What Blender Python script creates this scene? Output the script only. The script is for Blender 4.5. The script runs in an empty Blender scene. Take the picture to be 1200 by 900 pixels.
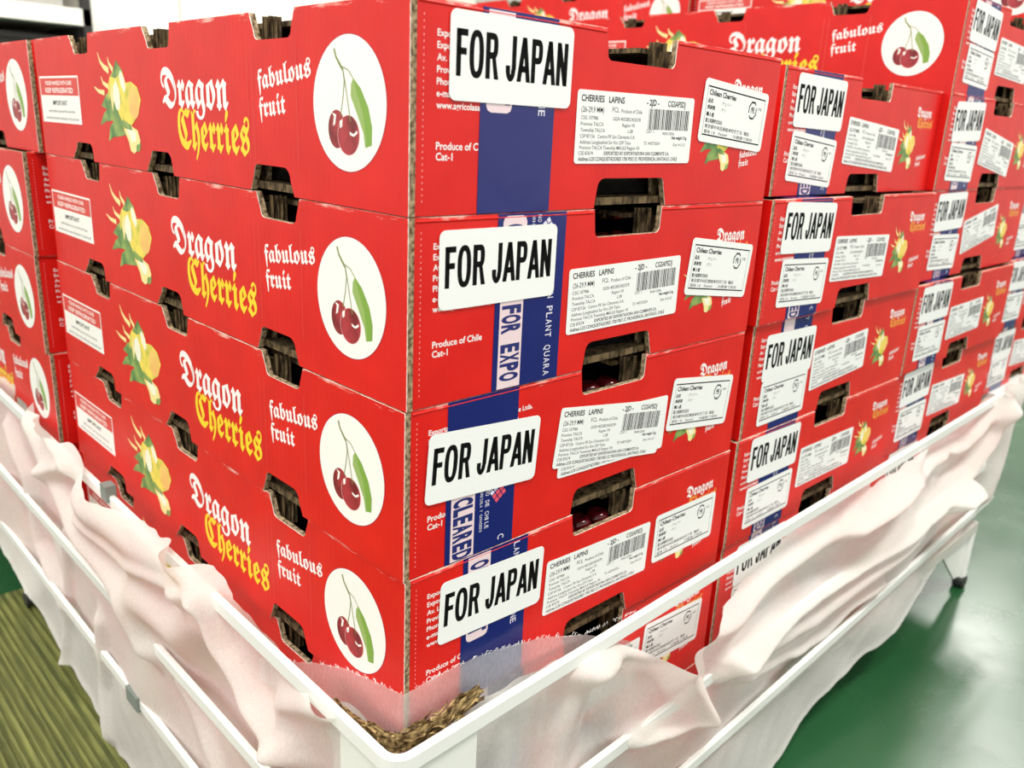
import bpy, bmesh, math, random
from mathutils import Vector, Matrix, noise

random.seed(7)
S = bpy.context.scene
COL = S.collection
R = math.radians
Z0 = 0.545                      # height above the floor of the seam under the top carton

# ------------------------------------------------------------------ camera
cam = bpy.data.cameras.new('camera')
cam.sensor_width = 36.0
cam.lens = 29.435
cam.clip_start = 0.01
cam.dof.use_dof = True
cam.dof.focus_distance = 0.47
cam.dof.aperture_fstop = 12.0
cam_ob = bpy.data.objects.new('camera', cam)
COL.objects.link(cam_ob)
_r = Vector((0.7214345, -0.6909257, 0.0464115))
_u = Vector((0.1710670, 0.2427630, 0.9548833))
_f = Vector((0.6710204, 0.6809463, -0.2933322))
M = Matrix.Identity(4)
for i in range(3):
    M[i][0], M[i][1], M[i][2] = _r[i], _u[i], -_f[i]
M.translation = Vector((-0.22187, -0.29380, 0.03925 + Z0))
cam_ob.matrix_world = M
S.camera = cam_ob

# ------------------------------------------------------------------ world, lights, exposure
W = bpy.data.worlds.new('room_air')
S.world = W
W.use_nodes = True
W.node_tree.nodes['Background'].inputs[0].default_value = (1.0, 0.97, 0.93, 1)
W.node_tree.nodes['Background'].inputs[1].default_value = 1.05
S.view_settings.view_transform = 'Standard'
S.view_settings.look = 'None'
S.view_settings.gamma = 1.0
S.view_settings.use_curve_mapping = False
S.view_settings.exposure = 0.42
S.cycles.use_denoising = True
S.cycles.max_bounces = 8
S.cycles.transparent_max_bounces = 24

def area(name, loc, size, energy, col=(1, 0.97, 0.92), rot=(0, 0, 0)):
    l = bpy.data.lights.new(name, 'AREA')
    l.shape = 'RECTANGLE'
    l.size, l.size_y = size
    l.energy = energy
    l.color = col
    o = bpy.data.objects.new(name, l)
    o.location = loc
    o.rotation_euler = rot
    COL.objects.link(o)
    return o

LAMPS = [(-0.9, -0.6), (1.3, -0.9), (3.5, 0.3), (-1.5, 1.7), (1.0, 2.1), (4.9, 0.9)]
for i, (x, y) in enumerate(LAMPS):
    area('lamp_light', (x, y, 2.55), (1.25, 0.32), 42)

# ------------------------------------------------------------------ materials
def mat(name, col=(0.8, 0.8, 0.8), rough=0.5, spec=0.5, emit=None, strength=1.0):
    m = bpy.data.materials.new(name)
    m.use_nodes = True
    b = m.node_tree.nodes['Principled BSDF']
    b.inputs['Base Color'].default_value = (*col, 1)
    b.inputs['Roughness'].default_value = rough
    b.inputs['Specular IOR Level'].default_value = spec
    if emit:
        b.inputs['Emission Color'].default_value = (*emit, 1)
        b.inputs['Emission Strength'].default_value = strength
    return m

def nodes(m):
    return m.node_tree.nodes, m.node_tree.links, m.node_tree.nodes['Principled BSDF']

def noise_mix(m, c1, c2, scale, lo=0.4, hi=0.6, detail=4, mapscale=(1, 1, 1)):
    """colour varied by noise between c1 and c2"""
    n, l, b = nodes(m)
    tc = n.new('ShaderNodeTexCoord'); mp = n.new('ShaderNodeMapping')
    mp.inputs['Scale'].default_value = mapscale
    nz = n.new('ShaderNodeTexNoise'); nz.inputs['Scale'].default_value = scale; nz.inputs['Detail'].default_value = detail
    rp = n.new('ShaderNodeValToRGB')
    rp.color_ramp.elements[0].position = lo; rp.color_ramp.elements[0].color = (*c1, 1)
    rp.color_ramp.elements[1].position = hi; rp.color_ramp.elements[1].color = (*c2, 1)
    l.new(tc.outputs['Object'], mp.inputs['Vector']); l.new(mp.outputs['Vector'], nz.inputs['Vector'])
    l.new(nz.outputs['Fac'], rp.inputs['Fac']); l.new(rp.outputs['Color'], b.inputs['Base Color'])
    return nz, mp

def bump_from(m, sock, strength, dist):
    n, l, b = nodes(m)
    bp = n.new('ShaderNodeBump'); bp.inputs['Strength'].default_value = strength; bp.inputs['Distance'].default_value = dist
    l.new(sock, bp.inputs['Height']); l.new(bp.outputs['Normal'], b.inputs['Normal'])

def red_print(name, axis):
    """glossy red printed board, faint flutes running upright, scuffed along the upper fold"""
    m = mat(name, (0.66, 0.010, 0.006), 0.38, 0.36)
    n, l, b = nodes(m)
    tc = n.new('ShaderNodeTexCoord')
    sx = n.new('ShaderNodeSeparateXYZ'); l.new(tc.outputs['Object'], sx.inputs[0])
    # broad print unevenness
    nz = n.new('ShaderNodeTexNoise'); nz.inputs['Scale'].default_value = 30; nz.inputs['Detail'].default_value = 5
    l.new(tc.outputs['Object'], nz.inputs['Vector'])
    rp = n.new('ShaderNodeValToRGB')
    rp.color_ramp.elements[0].position = 0.3; rp.color_ramp.elements[0].color = (0.60, 0.005, 0.004, 1)
    rp.color_ramp.elements[1].position = 0.7; rp.color_ramp.elements[1].color = (0.70, 0.010, 0.006, 1)
    l.new(nz.outputs['Fac'], rp.inputs['Fac'])
    # scuffs, rubbed paper: fine noise, only near the upper and lower fold
    n2 = n.new('ShaderNodeTexNoise'); n2.inputs['Scale'].default_value = 160; n2.inputs['Detail'].default_value = 6; n2.inputs['Roughness'].default_value = 0.7
    mp = n.new('ShaderNodeMapping'); mp.inputs['Scale'].default_value = (0.25, 0.25, 1.6)
    l.new(tc.outputs['Object'], mp.inputs['Vector']); l.new(mp.outputs['Vector'], n2.inputs['Vector'])
    up = n.new('ShaderNodeMapRange'); up.inputs[1].default_value = 0.083; up.inputs[2].default_value = 0.0888; up.inputs[3].default_value = 0.0; up.inputs[4].default_value = 0.24
    l.new(sx.outputs['Z'], up.inputs[0])
    ad = n.new('ShaderNodeMath'); ad.operation = 'ADD'; l.new(n2.outputs['Fac'], ad.inputs[0]); l.new(up.outputs[0], ad.inputs[1])
    mr = n.new('ShaderNodeMapRange'); mr.inputs[1].default_value = 0.72; mr.inputs[2].default_value = 0.82
    l.new(ad.outputs[0], mr.inputs[0])
    mx = n.new('ShaderNodeMix'); mx.data_type = 'RGBA'
    l.new(mr.outputs[0], mx.inputs[0]); l.new(rp.outputs['Color'], mx.inputs[6]); mx.inputs[7].default_value = (0.85, 0.42, 0.36, 1)
    l.new(mx.outputs[2], b.inputs['Base Color'])
    # flutes of the corrugated board and a few dents
    wv = n.new('ShaderNodeTexWave'); wv.bands_direction = axis; wv.inputs['Scale'].default_value = 62; wv.inputs['Distortion'].default_value = 0.4
    l.new(tc.outputs['Object'], wv.inputs['Vector'])
    n3 = n.new('ShaderNodeTexNoise'); n3.inputs['Scale'].default_value = 22; n3.inputs['Detail'].default_value = 3
    mp3 = n.new('ShaderNodeMapping'); mp3.inputs['Scale'].default_value = (1, 1, 0.3)
    l.new(tc.outputs['Object'], mp3.inputs['Vector']); l.new(mp3.outputs['Vector'], n3.inputs['Vector'])
    ml = n.new('ShaderNodeMath'); ml.operation = 'MULTIPLY_ADD'; ml.inputs[1].default_value = 0.035
    l.new(wv.outputs['Fac'], ml.inputs[0]); l.new(n3.outputs['Fac'], ml.inputs[2])
    bump_from(m, ml.outputs[0], 0.5, 0.0012)
    return m

M_RED_Y = red_print('red_printed_board_long', 'Y')
M_RED_X = red_print('red_printed_board_end', 'X')
M_KRAFT = mat('shaded_kraft_board', (0.42, 0.28, 0.15), 0.85, 0.2)
_nz, _mp = noise_mix(M_KRAFT, (0.03, 0.019, 0.009), (0.20, 0.135, 0.07), 320, 0.38, 0.62, 3, (1, 1, 0.35))  # kraft tone darkened: the shade inside the carton is put into the colour
M_EDGE = mat('cut_board_edge', (0.3, 0.2, 0.1), 0.9, 0.1)
noise_mix(M_EDGE, (0.10, 0.065, 0.035), (0.42, 0.31, 0.19), 420, 0.38, 0.62, 3)
M_RIM = mat('torn_paper_rim', (0.85, 0.75, 0.66), 0.9, 0.1)
noise_mix(M_RIM, (0.60, 0.40, 0.30), (0.92, 0.86, 0.80), 300, 0.35, 0.6, 3)
M_BAG = mat('dark_plastic_bag', (0.010, 0.010, 0.011), 0.22, 0.6)  # dark bag, near-black so its colour also holds the shade behind the hand holes
M_WHITE = mat('white_print', (0.86, 0.82, 0.81), 0.45)
M_YELLOW = mat('yellow_print', (0.85, 0.62, 0.02), 0.45)
M_ORANGE = mat('orange_print', (0.82, 0.36, 0.05), 0.45)
M_MUZZLE = mat('peach_print', (0.85, 0.50, 0.14), 0.45)
noise_mix(M_MUZZLE, (0.82, 0.42, 0.12), (0.86, 0.62, 0.16), 45, 0.35, 0.65, 2)
M_PALEYEL = mat('pale_yellow_print', (0.85, 0.72, 0.30), 0.45)
M_GOLD = mat('golden_yellow_print', (0.80, 0.56, 0.06), 0.45)
noise_mix(M_GOLD, (0.42, 0.44, 0.05), (0.86, 0.66, 0.10), 55, 0.30, 0.52, 2)
M_CREAM = mat('cream_print', (0.86, 0.83, 0.66), 0.45)
M_GREEN = mat('green_print', (0.10, 0.26, 0.07), 0.45)
noise_mix(M_GREEN, (0.06, 0.18, 0.05), (0.30, 0.40, 0.10), 80, 0.35, 0.65, 2)
M_LGREEN = mat('leaf_green_print', (0.20, 0.36, 0.05), 0.45)
M_STEM = mat('stem_print', (0.22, 0.26, 0.08), 0.45)
M_DARKP = mat('dark_print', (0.03, 0.02, 0.02), 0.45)
M_CHERRYP = mat('cherry_print', (0.30, 0.012, 0.022), 0.4)
noise_mix(M_CHERRYP, (0.17, 0.006, 0.012), (0.42, 0.03, 0.04), 90, 0.35, 0.65, 2)
M_PINKP = mat('pink_print', (0.85, 0.40, 0.40), 0.45)
M_CIRCLE = mat('white_disc_print', (0.88, 0.86, 0.82), 0.4)
M_STICK = mat('white_sticker', (0.84, 0.84, 0.83), 0.45, 0.4)
M_INK = mat('black_ink', (0.004, 0.004, 0.004), 0.6, 0.08)
M_INKFADE = mat('thin_black_ink', (0.02, 0.02, 0.02), 0.6, 0.1)
M_TAPE = mat('blue_tape', (0.005, 0.010, 0.13), 0.2, 0.4)
_n, _l, _b = nodes(M_TAPE)
_t = _n.new('ShaderNodeTexNoise'); _t.inputs['Scale'].default_value = 40; _tc = _n.new('ShaderNodeTexCoord')
_l.new(_tc.outputs['Object'], _t.inputs['Vector']); bump_from(M_TAPE, _t.outputs['Fac'], 0.5, 0.001)
M_BAND = mat('pale_pink_tape_band', (0.80, 0.62, 0.66), 0.25, 0.6)
M_TAPETXT = mat('pale_tape_lettering', (0.70, 0.66, 0.78), 0.3)
M_NAVY = mat('navy_tape_lettering', (0.012, 0.016, 0.14), 0.3)
M_EMBR = mat('tape_emblem_red', (0.75, 0.08, 0.12), 0.3)
M_RAIL = mat('white_coated_rail', (0.82, 0.82, 0.79), 0.35, 0.5)
M_PLATE = mat('white_plastic_plate', (0.80, 0.80, 0.76), 0.4, 0.5)
M_CLIP = mat('grey_clip', (0.20, 0.23, 0.21), 0.5, 0.4)
M_FOOT = mat('dark_foot_wheel', (0.03, 0.03, 0.03), 0.5)
M_DECK = mat('deck_board', (0.55, 0.53, 0.48), 0.6)
M_CHERRY = mat('dark_cherry_skin', (0.10, 0.004, 0.008), 0.12, 0.6)

def cloth_mat(name, alpha, col=(0.90, 0.89, 0.87)):
    m = bpy.data.materials.new(name); m.use_nodes = True
    n, l = m.node_tree.nodes, m.node_tree.links
    n.clear()
    out = n.new('ShaderNodeOutputMaterial')
    df = n.new('ShaderNodeBsdfDiffuse'); df.inputs[0].default_value = (*col, 1)
    tr = n.new('ShaderNodeBsdfTranslucent'); tr.inputs[0].default_value = (*col, 1)
    tp = n.new('ShaderNodeBsdfTransparent')
    m1 = n.new('ShaderNodeMixShader'); m1.inputs[0].default_value = 0.42
    m2 = n.new('ShaderNodeMixShader')
    tc = n.new('ShaderNodeTexCoord')
    nz = n.new('ShaderNodeTexNoise'); nz.inputs['Scale'].default_value = 700; nz.inputs['Detail'].default_value = 3
    mp = n.new('ShaderNodeMapping'); mp.inputs['Scale'].default_value = (1, 1, 0.4)
    mr = n.new('ShaderNodeMapRange'); mr.inputs[1].default_value = 0.3; mr.inputs[2].default_value = 0.7
    mr.inputs[3].default_value = max(0, alpha - 0.05); mr.inputs[4].default_value = min(1, alpha + 0.05)
    bp = n.new('ShaderNodeBump'); bp.inputs['Strength'].default_value = 0.25; bp.inputs['Distance'].default_value = 0.0004
    l.new(tc.outputs['Object'], mp.inputs[0]); l.new(mp.outputs[0], nz.inputs['Vector']); l.new(nz.outputs['Fac'], mr.inputs[0])
    l.new(nz.outputs['Fac'], bp.inputs['Height']); l.new(bp.outputs[0], df.inputs['Normal'])
    l.new(df.outputs[0], m1.inputs[1]); l.new(tr.outputs[0], m1.inputs[2])
    l.new(mr.outputs[0], m2.inputs[0]); l.new(tp.outputs[0], m2.inputs[1]); l.new(m1.outputs[0], m2.inputs[2])
    l.new(m2.outputs[0], out.inputs[0])
    return m
M_CLOTH = cloth_mat('thin_white_nonwoven_cloth', 0.88, (0.92, 0.89, 0.85))
M_SHEER = cloth_mat('sheer_white_gauze', 0.50)

# ------------------------------------------------------------------ mesh helpers
class MB:
    """collects faces, then links them as ONE mesh object"""
    def __init__(s): s.v = []; s.f = []; s.m = []
    def face(s, pts, mi=0):
        k = len(s.v); s.v += [tuple(p) for p in pts]; s.f.append(tuple(range(k, k + len(pts)))); s.m.append(mi)
    def box(s, a, b, mi=0):
        (x0, y0, z0), (x1, y1, z1) = a, b
        k = len(s.v)
        s.v += [(x0, y0, z0), (x1, y0, z0), (x1, y1, z0), (x0, y1, z0), (x0, y0, z1), (x1, y0, z1), (x1, y1, z1), (x0, y1, z1)]
        for q in ((0, 3, 2, 1), (4, 5, 6, 7), (0, 1, 5, 4), (1, 2, 6, 5), (2, 3, 7, 6), (3, 0, 4, 7)):
            s.f.append(tuple(k + i for i in q)); s.m.append(mi)
    def prism(s, pts, d, mface=0, medge=0, mback=None, mrim=None, rim=0.0005):
        """closed outline pts (3D, flat) pushed along vector d; mrim: a slim pale ring where the paper is torn"""
        n = len(pts); d = Vector(d)
        if mrim is not None:
            k = len(s.v); e = d.normalized() * rim
            s.v += [tuple(p) for p in pts] + [tuple(Vector(p) + e) for p in pts] + [tuple(Vector(p) + d) for p in pts]
            s.f.append(tuple(range(k, k + n))); s.m.append(mface)
            s.f.append(tuple(range(k + 3 * n - 1, k + 2 * n - 1, -1))); s.m.append(mface if mback is None else mback)
            for i in range(n):
                j = (i + 1) % n
                s.f.append((k + i, k + n + i, k + n + j, k + j)); s.m.append(mrim)
                s.f.append((k + n + i, k + 2 * n + i, k + 2 * n + j, k + n + j)); s.m.append(medge)
            return
        k = len(s.v)
        s.v += [tuple(p) for p in pts] + [tuple(Vector(p) + d) for p in pts]
        s.f.append(tuple(range(k, k + n))); s.m.append(mface)
        s.f.append(tuple(range(k + 2 * n - 1, k + n - 1, -1))); s.m.append(mface if mback is None else mback)
        for i in range(n):
            j = (i + 1) % n
            s.f.append((k + i, k + n + i, k + n + j, k + j)); s.m.append(medge)
    def tube(s, pts, r, seg=10, mi=0, cap=True):
        pts = [Vector(p) for p in pts]; rings = []
        rr = r if isinstance(r, (list, tuple)) else [r] * len(pts)
        for i, p in enumerate(pts):
            t = (pts[min(i + 1, len(pts) - 1)] - pts[max(i - 1, 0)]).normalized()
            a = Vector((0, 0, 1)) if abs(t.z) < 0.9 else Vector((1, 0, 0))
            u = t.cross(a).normalized(); w = t.cross(u)
            k = len(s.v); rings.append(k)
            s.v += [tuple(p + rr[i] * (math.cos(2 * math.pi * q / seg) * u + math.sin(2 * math.pi * q / seg) * w)) for q in range(seg)]
        for a, b in zip(rings, rings[1:]):
            for q in range(seg):
                s.f.append((a + q, a + (q + 1) % seg, b + (q + 1) % seg, b + q)); s.m.append(mi)
        if cap:
            s.f.append(tuple(rings[0] + q for q in range(seg))); s.m.append(mi)
            s.f.append(tuple(rings[-1] + q for q in reversed(range(seg)))); s.m.append(mi)
    def mesh(s, name, mats, smooth=False, fixn=True):
        me = bpy.data.meshes.new(name)
        me.from_pydata(s.v, [], s.f)
        for m in mats: me.materials.append(m)
        for p, mi in zip(me.polygons, s.m):
            p.material_index = mi; p.use_smooth = smooth
        if fixn:
            bm = bmesh.new(); bm.from_mesh(me); bmesh.ops.recalc_face_normals(bm, faces=bm.faces); bm.to_mesh(me); bm.free()
        me.update()
        return me

def link(name, me, parent=None, loc=None, kind=None):
    o = bpy.data.objects.new(name, me)
    COL.objects.link(o)
    if parent: o.parent = parent
    if loc: o.location = loc
    if kind: o['kind'] = kind
    return o

def tag(o, label, cat, group=None):
    o['label'] = label; o['category'] = cat
    if group: o['group'] = group
    return o

def empty(name, loc, rz=0):
    o = bpy.data.objects.new(name, None)
    o.empty_display_size = 0.03
    COL.objects.link(o); o.location = loc; o.rotation_euler = (0, 0, rz)
    return o

# ---- lettering: flat coordinates (x right, y up), turned into meshes once
_tx = {}
def _glyphs(s, bold=0.0):
    key = (s, bold)
    if key in _tx: return _tx[key]
    c = bpy.data.curves.new('lettering', 'FONT'); c.body = s; c.size = 1.0; c.offset = bold; c.resolution_u = 3
    o = bpy.data.objects.new('lettering', c); COL.objects.link(o)
    dg = bpy.context.evaluated_depsgraph_get()
    me = o.evaluated_get(dg).to_mesh()
    vs = [(v.co.x, v.co.y) for v in me.vertices]; fs = [tuple(p.vertices) for p in me.polygons]
    o.evaluated_get(dg).to_mesh_clear()
    bpy.data.objects.remove(o); bpy.data.curves.remove(c)
    _tx[key] = (vs, fs)
    return vs, fs

class Flat:
    """flat artwork in (a, b) coordinates; layers are lifted by a hair"""
    def __init__(s): s.v = []; s.f = []; s.m = []
    def poly(s, pts, mi=0, lift=0):
        k = len(s.v); s.v += [(p[0], p[1], lift) for p in pts]; s.f.append(tuple(range(k, k + len(pts)))); s.m.append(mi)
    def rect(s, x0, y0, x1, y1, mi=0, lift=0): s.poly([(x0, y0), (x1, y0), (x1, y1), (x0, y1)], mi, lift)
    def disc(s, cx, cy, rx, ry, mi=0, lift=0, n=40, rot=0):
        c, q = math.cos(rot), math.sin(rot)
        s.poly([(cx + rx * math.cos(t) * c - ry * math.sin(t) * q, cy + rx * math.cos(t) * q + ry * math.sin(t) * c) for t in [2 * math.pi * i / n for i in range(n)]], mi, lift)
    def stroke(s, pts, w, mi=0, lift=0):
        ws = w if isinstance(w, (list, tuple)) else [w] * len(pts)
        L, Rr = [], []
        for i, p in enumerate(pts):
            a = Vector(pts[max(i - 1, 0)]); b = Vector(pts[min(i + 1, len(pts) - 1)])
            t = (b - a).normalized(); nrm = Vector((-t.y, t.x)) * ws[i] / 2
            L.append((p[0] + nrm.x, p[1] + nrm.y)); Rr.append((p[0] - nrm.x, p[1] - nrm.y))
        for i in range(len(pts) - 1):
            s.poly([L[i], L[i + 1], Rr[i + 1], Rr[i]], mi, lift)
    def text(s, t, x, y, h, w=None, mi=0, lift=0, bold=0.0, rot=0.0, xs=1.0):
        """baseline at (x, y), capital height h; w fits the width"""
        vs, fs = _glyphs(t, bold)
        if not vs: return
        sc = h / 0.66
        x0 = min(v[0] for v in vs); x1 = max(v[0] for v in vs)
        sx = (w / (x1 - x0)) if w else sc * xs
        c, q = math.cos(rot), math.sin(rot); k = len(s.v)
        for a, b in vs:
            a = (a - x0) * sx; b = b * sc
            s.v.append((x + a * c - b * q, y + a * q + b * c, lift))
        for f in fs: s.f.append(tuple(k + i for i in f)); s.m.append(mi)
    def mesh(s, name, mats, frame):
        """frame: function (a, b, lift) -> 3D"""
        me = bpy.data.meshes.new(name)
        me.from_pydata([frame(*v) for v in s.v], [], s.f)
        for m in mats: me.materials.append(m)
        for p, mi in zip(me.polygons, s.m): p.material_index = mi
        me.update()
        return me

# ------------------------------------------------------------------ the room
FLOOR = mat('green_epoxy_floor', (0.02, 0.10, 0.035), 0.22, 0.5)
n_, l_, b_ = nodes(FLOOR)
nz_, mp_ = noise_mix(FLOOR, (0.008, 0.055, 0.018), (0.02, 0.09, 0.032), 3.0, 0.3, 0.7, 5)
ns_ = n_.new('ShaderNodeTexNoise'); ns_.inputs['Scale'].default_value = 9; ns_.inputs['Detail'].default_value = 4; ns_.inputs['Roughness'].default_value = 0.65
tc_ = n_.new('ShaderNodeTexCoord'); l_.new(tc_.outputs['Object'], ns_.inputs['Vector'])
rr_ = n_.new('ShaderNodeMapRange'); rr_.inputs[1].default_value = 0.35; rr_.inputs[2].default_value = 0.7; rr_.inputs[3].default_value = 0.22; rr_.inputs[4].default_value = 0.30
l_.new(ns_.outputs['Fac'], rr_.inputs[0]); l_.new(rr_.outputs[0], b_.inputs['Roughness'])
bump_from(FLOOR, ns_.outputs['Fac'], 0.06, 0.004)
m = MB(); m.box((-3, -3.5, -0.1), (7, 4, 0)); link('floor', m.mesh('floor', [FLOOR]), kind='structure')
WALL = mat('white_wall_paint', (0.84, 0.83, 0.79), 0.7)
noise_mix(WALL, (0.82, 0.81, 0.77), (0.86, 0.85, 0.81), 2.0)
m = MB(); m.box((-3, 4, -0.1), (7, 4.1, 2.9)); link('wall_left', m.mesh('wall_left', [WALL]), kind='structure')
m = MB(); m.box((7, -3.5, -0.1), (7.1, 4.1, 2.9)); link('wall_right', m.mesh('wall_right', [WALL]), kind='structure')
CEIL = mat('ceiling_paint', (0.82, 0.82, 0.80), 0.8)
noise_mix(CEIL, (0.80, 0.80, 0.78), (0.84, 0.84, 0.82), 2.0)
m = MB(); m.box((-3, -3.5, 2.8), (7, 4, 2.9)); link('ceiling', m.mesh('ceiling', [CEIL]), kind='structure')

# scuffs scratched into the floor coating
SCUFF = mat('pale_floor_scuff', (0.16, 0.26, 0.17), 0.5)

# ------------------------------------------------------------------ the carton
BW, BL, BH, T = 0.295, 0.500, 0.0886, 0.0036
PITCH = 0.08913

def outline(w, h, tops, bots, r=0.004):
    """panel outline in (a, b) with hand holes cut into its upper and lower edge"""
    def arc(cx, cy, rad, a0, a1, n=4):
        return [(cx + rad * math.cos(R(a0 + (a1 - a0) * i / n)), cy + rad * math.sin(R(a0 + (a1 - a0) * i / n))) for i in range(n + 1)]
    p = [(0, 0)]
    for (x0, x1, x2, x3, d) in bots:           # x0..x3 on the edge, x1..x2 at depth d
        p += [(x0, 0)]
        p += arc(x1 + r * 1.6, d - r * 1.6, r * 1.6, 180, 90)
        p += arc(x2 - r, d - r, r, 90, 0)
        p += [(x3, 0)]
    p += [(w, 0), (w, h)]
    for (x0, x1, x2, x3, d) in reversed(tops):
        p += [(x3, h)]
        p += arc(x2 - r, h - d + r, r, 0, -90)
        p += arc(x1 + r, h - d + r, r, -90, -180)
        p += [(x0, h)]
    p += [(0, h)]
    return p

L_TOPS = [(0.0905, 0.0940, 0.1315, 0.1358, 0.0132), (0.2345, 0.2365, 0.2705, 0.2770, 0.0135), (0.3745, 0.3765, 0.4075, 0.4155, 0.0135)]
L_BOTS = [(0.0950, 0.0985, 0.1365, 0.1412, 0.0140), (0.2420, 0.2440, 0.2760, 0.2850, 0.0138), (0.3845, 0.3850, 0.4200, 0.4310, 0.0128)]
E_TOPS = [(0.1235, 0.1250, 0.1825, 0.1830, 0.0150)]
E_BOTS = [(0.1225, 0.1240, 0.1820, 0.1855, 0.0155)]

def long_panel_mesh(x_out, sgn):
    m = MB(); o = outline(BL, BH, L_TOPS, L_BOTS)
    if sgn > 0:   # the near one
        pts = [(x_out, a, b) for a, b in o]; m.prism(pts, (T, 0, 0), 0, 2, 1, 3)
    else:
        pts = [(x_out, T + a * (BL - 2 * T) / BL, b) for a, b in o]; m.prism(pts, (-T, 0, 0), 0, 2, 1, 3)
    return m.mesh('long_panel', [M_RED_Y, M_KRAFT, M_EDGE, M_RIM])

def end_panel_mesh(y_out, sgn):
    m = MB()
    o = outline(BW, BH, E_TOPS, E_BOTS, 0.0035)
    a0 = T + 0.0002
    o = [(max(a, a0), b) for a, b in o]
    q = []
    for p in o:
        if not q or (abs(p[0] - q[-1][0]) + abs(p[1] - q[-1][1])) > 1e-6: q.append(p)
    pts = [(a, y_out, b) for a, b in q]
    m.prism(pts, (0, T * sgn, 0), 0, 2, 1, 3)
    # the rounded upper fold: a slim red roll in front of the edge, left and right of the hand hole
    for xa, xb in ((a0 + 0.001, E_TOPS[0][0] - 0.001), (E_TOPS[0][3] + 0.001, BW - 0.001)):
        ys = y_out + sgn * T / 2
        m.tube([(xa, ys, BH - 0.0018), (xb, ys, BH - 0.0018)], 0.00215, 8, 0)
    return m.mesh('end_panel', [M_RED_X, M_KRAFT, M_EDGE, M_RIM])

ME_LONG_N = long_panel_mesh(0.0, 1)
ME_LONG_F = long_panel_mesh(BW, -1)
ME_END_N = end_panel_mesh(0.0006, 1)
ME_END_F = end_panel_mesh(BL - 0.0002, -1)

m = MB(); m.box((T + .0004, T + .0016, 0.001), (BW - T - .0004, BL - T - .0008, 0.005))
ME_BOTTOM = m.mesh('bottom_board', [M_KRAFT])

# inner sleeve of plain corrugated board: zigzag section, hand holes a little off from the outer ones
m = MB()
def sleeve_long(x):
    o = outline(BL - 0.03, BH - 0.006, [(a - 0.015 - .001, b - 0.015 - .001, c - 0.015 - .004, d - 0.015 - .004, e + 0.012) for a, b, c, d, e in L_TOPS],
                [(a - 0.015 - .001, b - 0.015 - .001, c - 0.015 - .003, d - 0.015 - .003, e + 0.012) for a, b, c, d, e in L_BOTS])
    m.prism([(x, 0.015 + a, 0.0052 + b * 0.93) for a, b in o], (0.0022, 0, 0), 0, 1)
sleeve_long(0.0085); sleeve_long(BW - 0.0108)
o = outline(BW - 0.03, BH - 0.006, [(E_TOPS[0][0] - .015 + .002, E_TOPS[0][1] - .015 + .002, E_TOPS[0][2] - .015 - .007, E_TOPS[0][3] - .015 - .007, 0.026)],
            [(E_BOTS[0][0] - .015 + .002, E_BOTS[0][1] - .015 + .004, E_BOTS[0][2] - .015 - .002, E_BOTS[0][3] - .015 - .002, 0.028)])
for y in (0.0095, BL - 0.0117):
    m.prism([(0.015 + a, y, 0.0052 + b * 0.93) for a, b in o], (0, 0.0022, 0), 0, 1)
# cut flaps pushed inwards beside every hand hole, with wavy cut edges
def flap(p0, dirv, ln, z0, z1, th=(0.0, 0.0)):
    n = 7
    for k in range(n):
        a = Vector(p0) + Vector(dirv) * (ln * k / n); b = Vector(p0) + Vector(dirv) * (ln * (k + 1) / n)
        off = Vector((th[0], th[1], 0)) * (1 if k % 2 else 0.25)
        off2 = Vector((th[0], th[1], 0)) * (0.25 if k % 2 else 1)
        m.face([(a.x + off.x, a.y + off.y, z0), (b.x + off2.x, b.y + off2.y, z0), (b.x + off2.x, b.y + off2.y, z1), (a.x + off.x, a.y + off.y, z1)], 0)
for (a, b, c, d, e) in L_TOPS:
    for q in (c - 0.003, c - 0.009):
        flap((T + .0004, q, 0), (1, -0.25, 0), 0.0075, BH - e - 0.004, BH - 0.0015, (0, 0.0022))
for (a, b, c, d, e) in E_TOPS:
    for q in (c - 0.003, c - 0.009):
        flap((q, T + .002, 0), (-0.2, 1, 0), 0.0080, BH - e - 0.004, BH - 0.0015, (0.0022, 0))
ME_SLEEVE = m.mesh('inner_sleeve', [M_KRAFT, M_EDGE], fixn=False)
# the folded-in top flaps, sagging a little towards the middle, and the board under them
m = MB()
for x0, x1 in ((0.012, 0.128), (BW - 0.012, BW - 0.128)):
    m.prism([(x0, 0.014, 0.0853), (x1, 0.014, 0.0838), (x1, 0.014, 0.0812), (x0, 0.014, 0.0827)], (0, BL - 0.028, 0), 0, 0)
ME_FLAPS = m.mesh('top_flap', [M_KRAFT])  # flaps reach over the open top to keep light out of the carton

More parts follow.
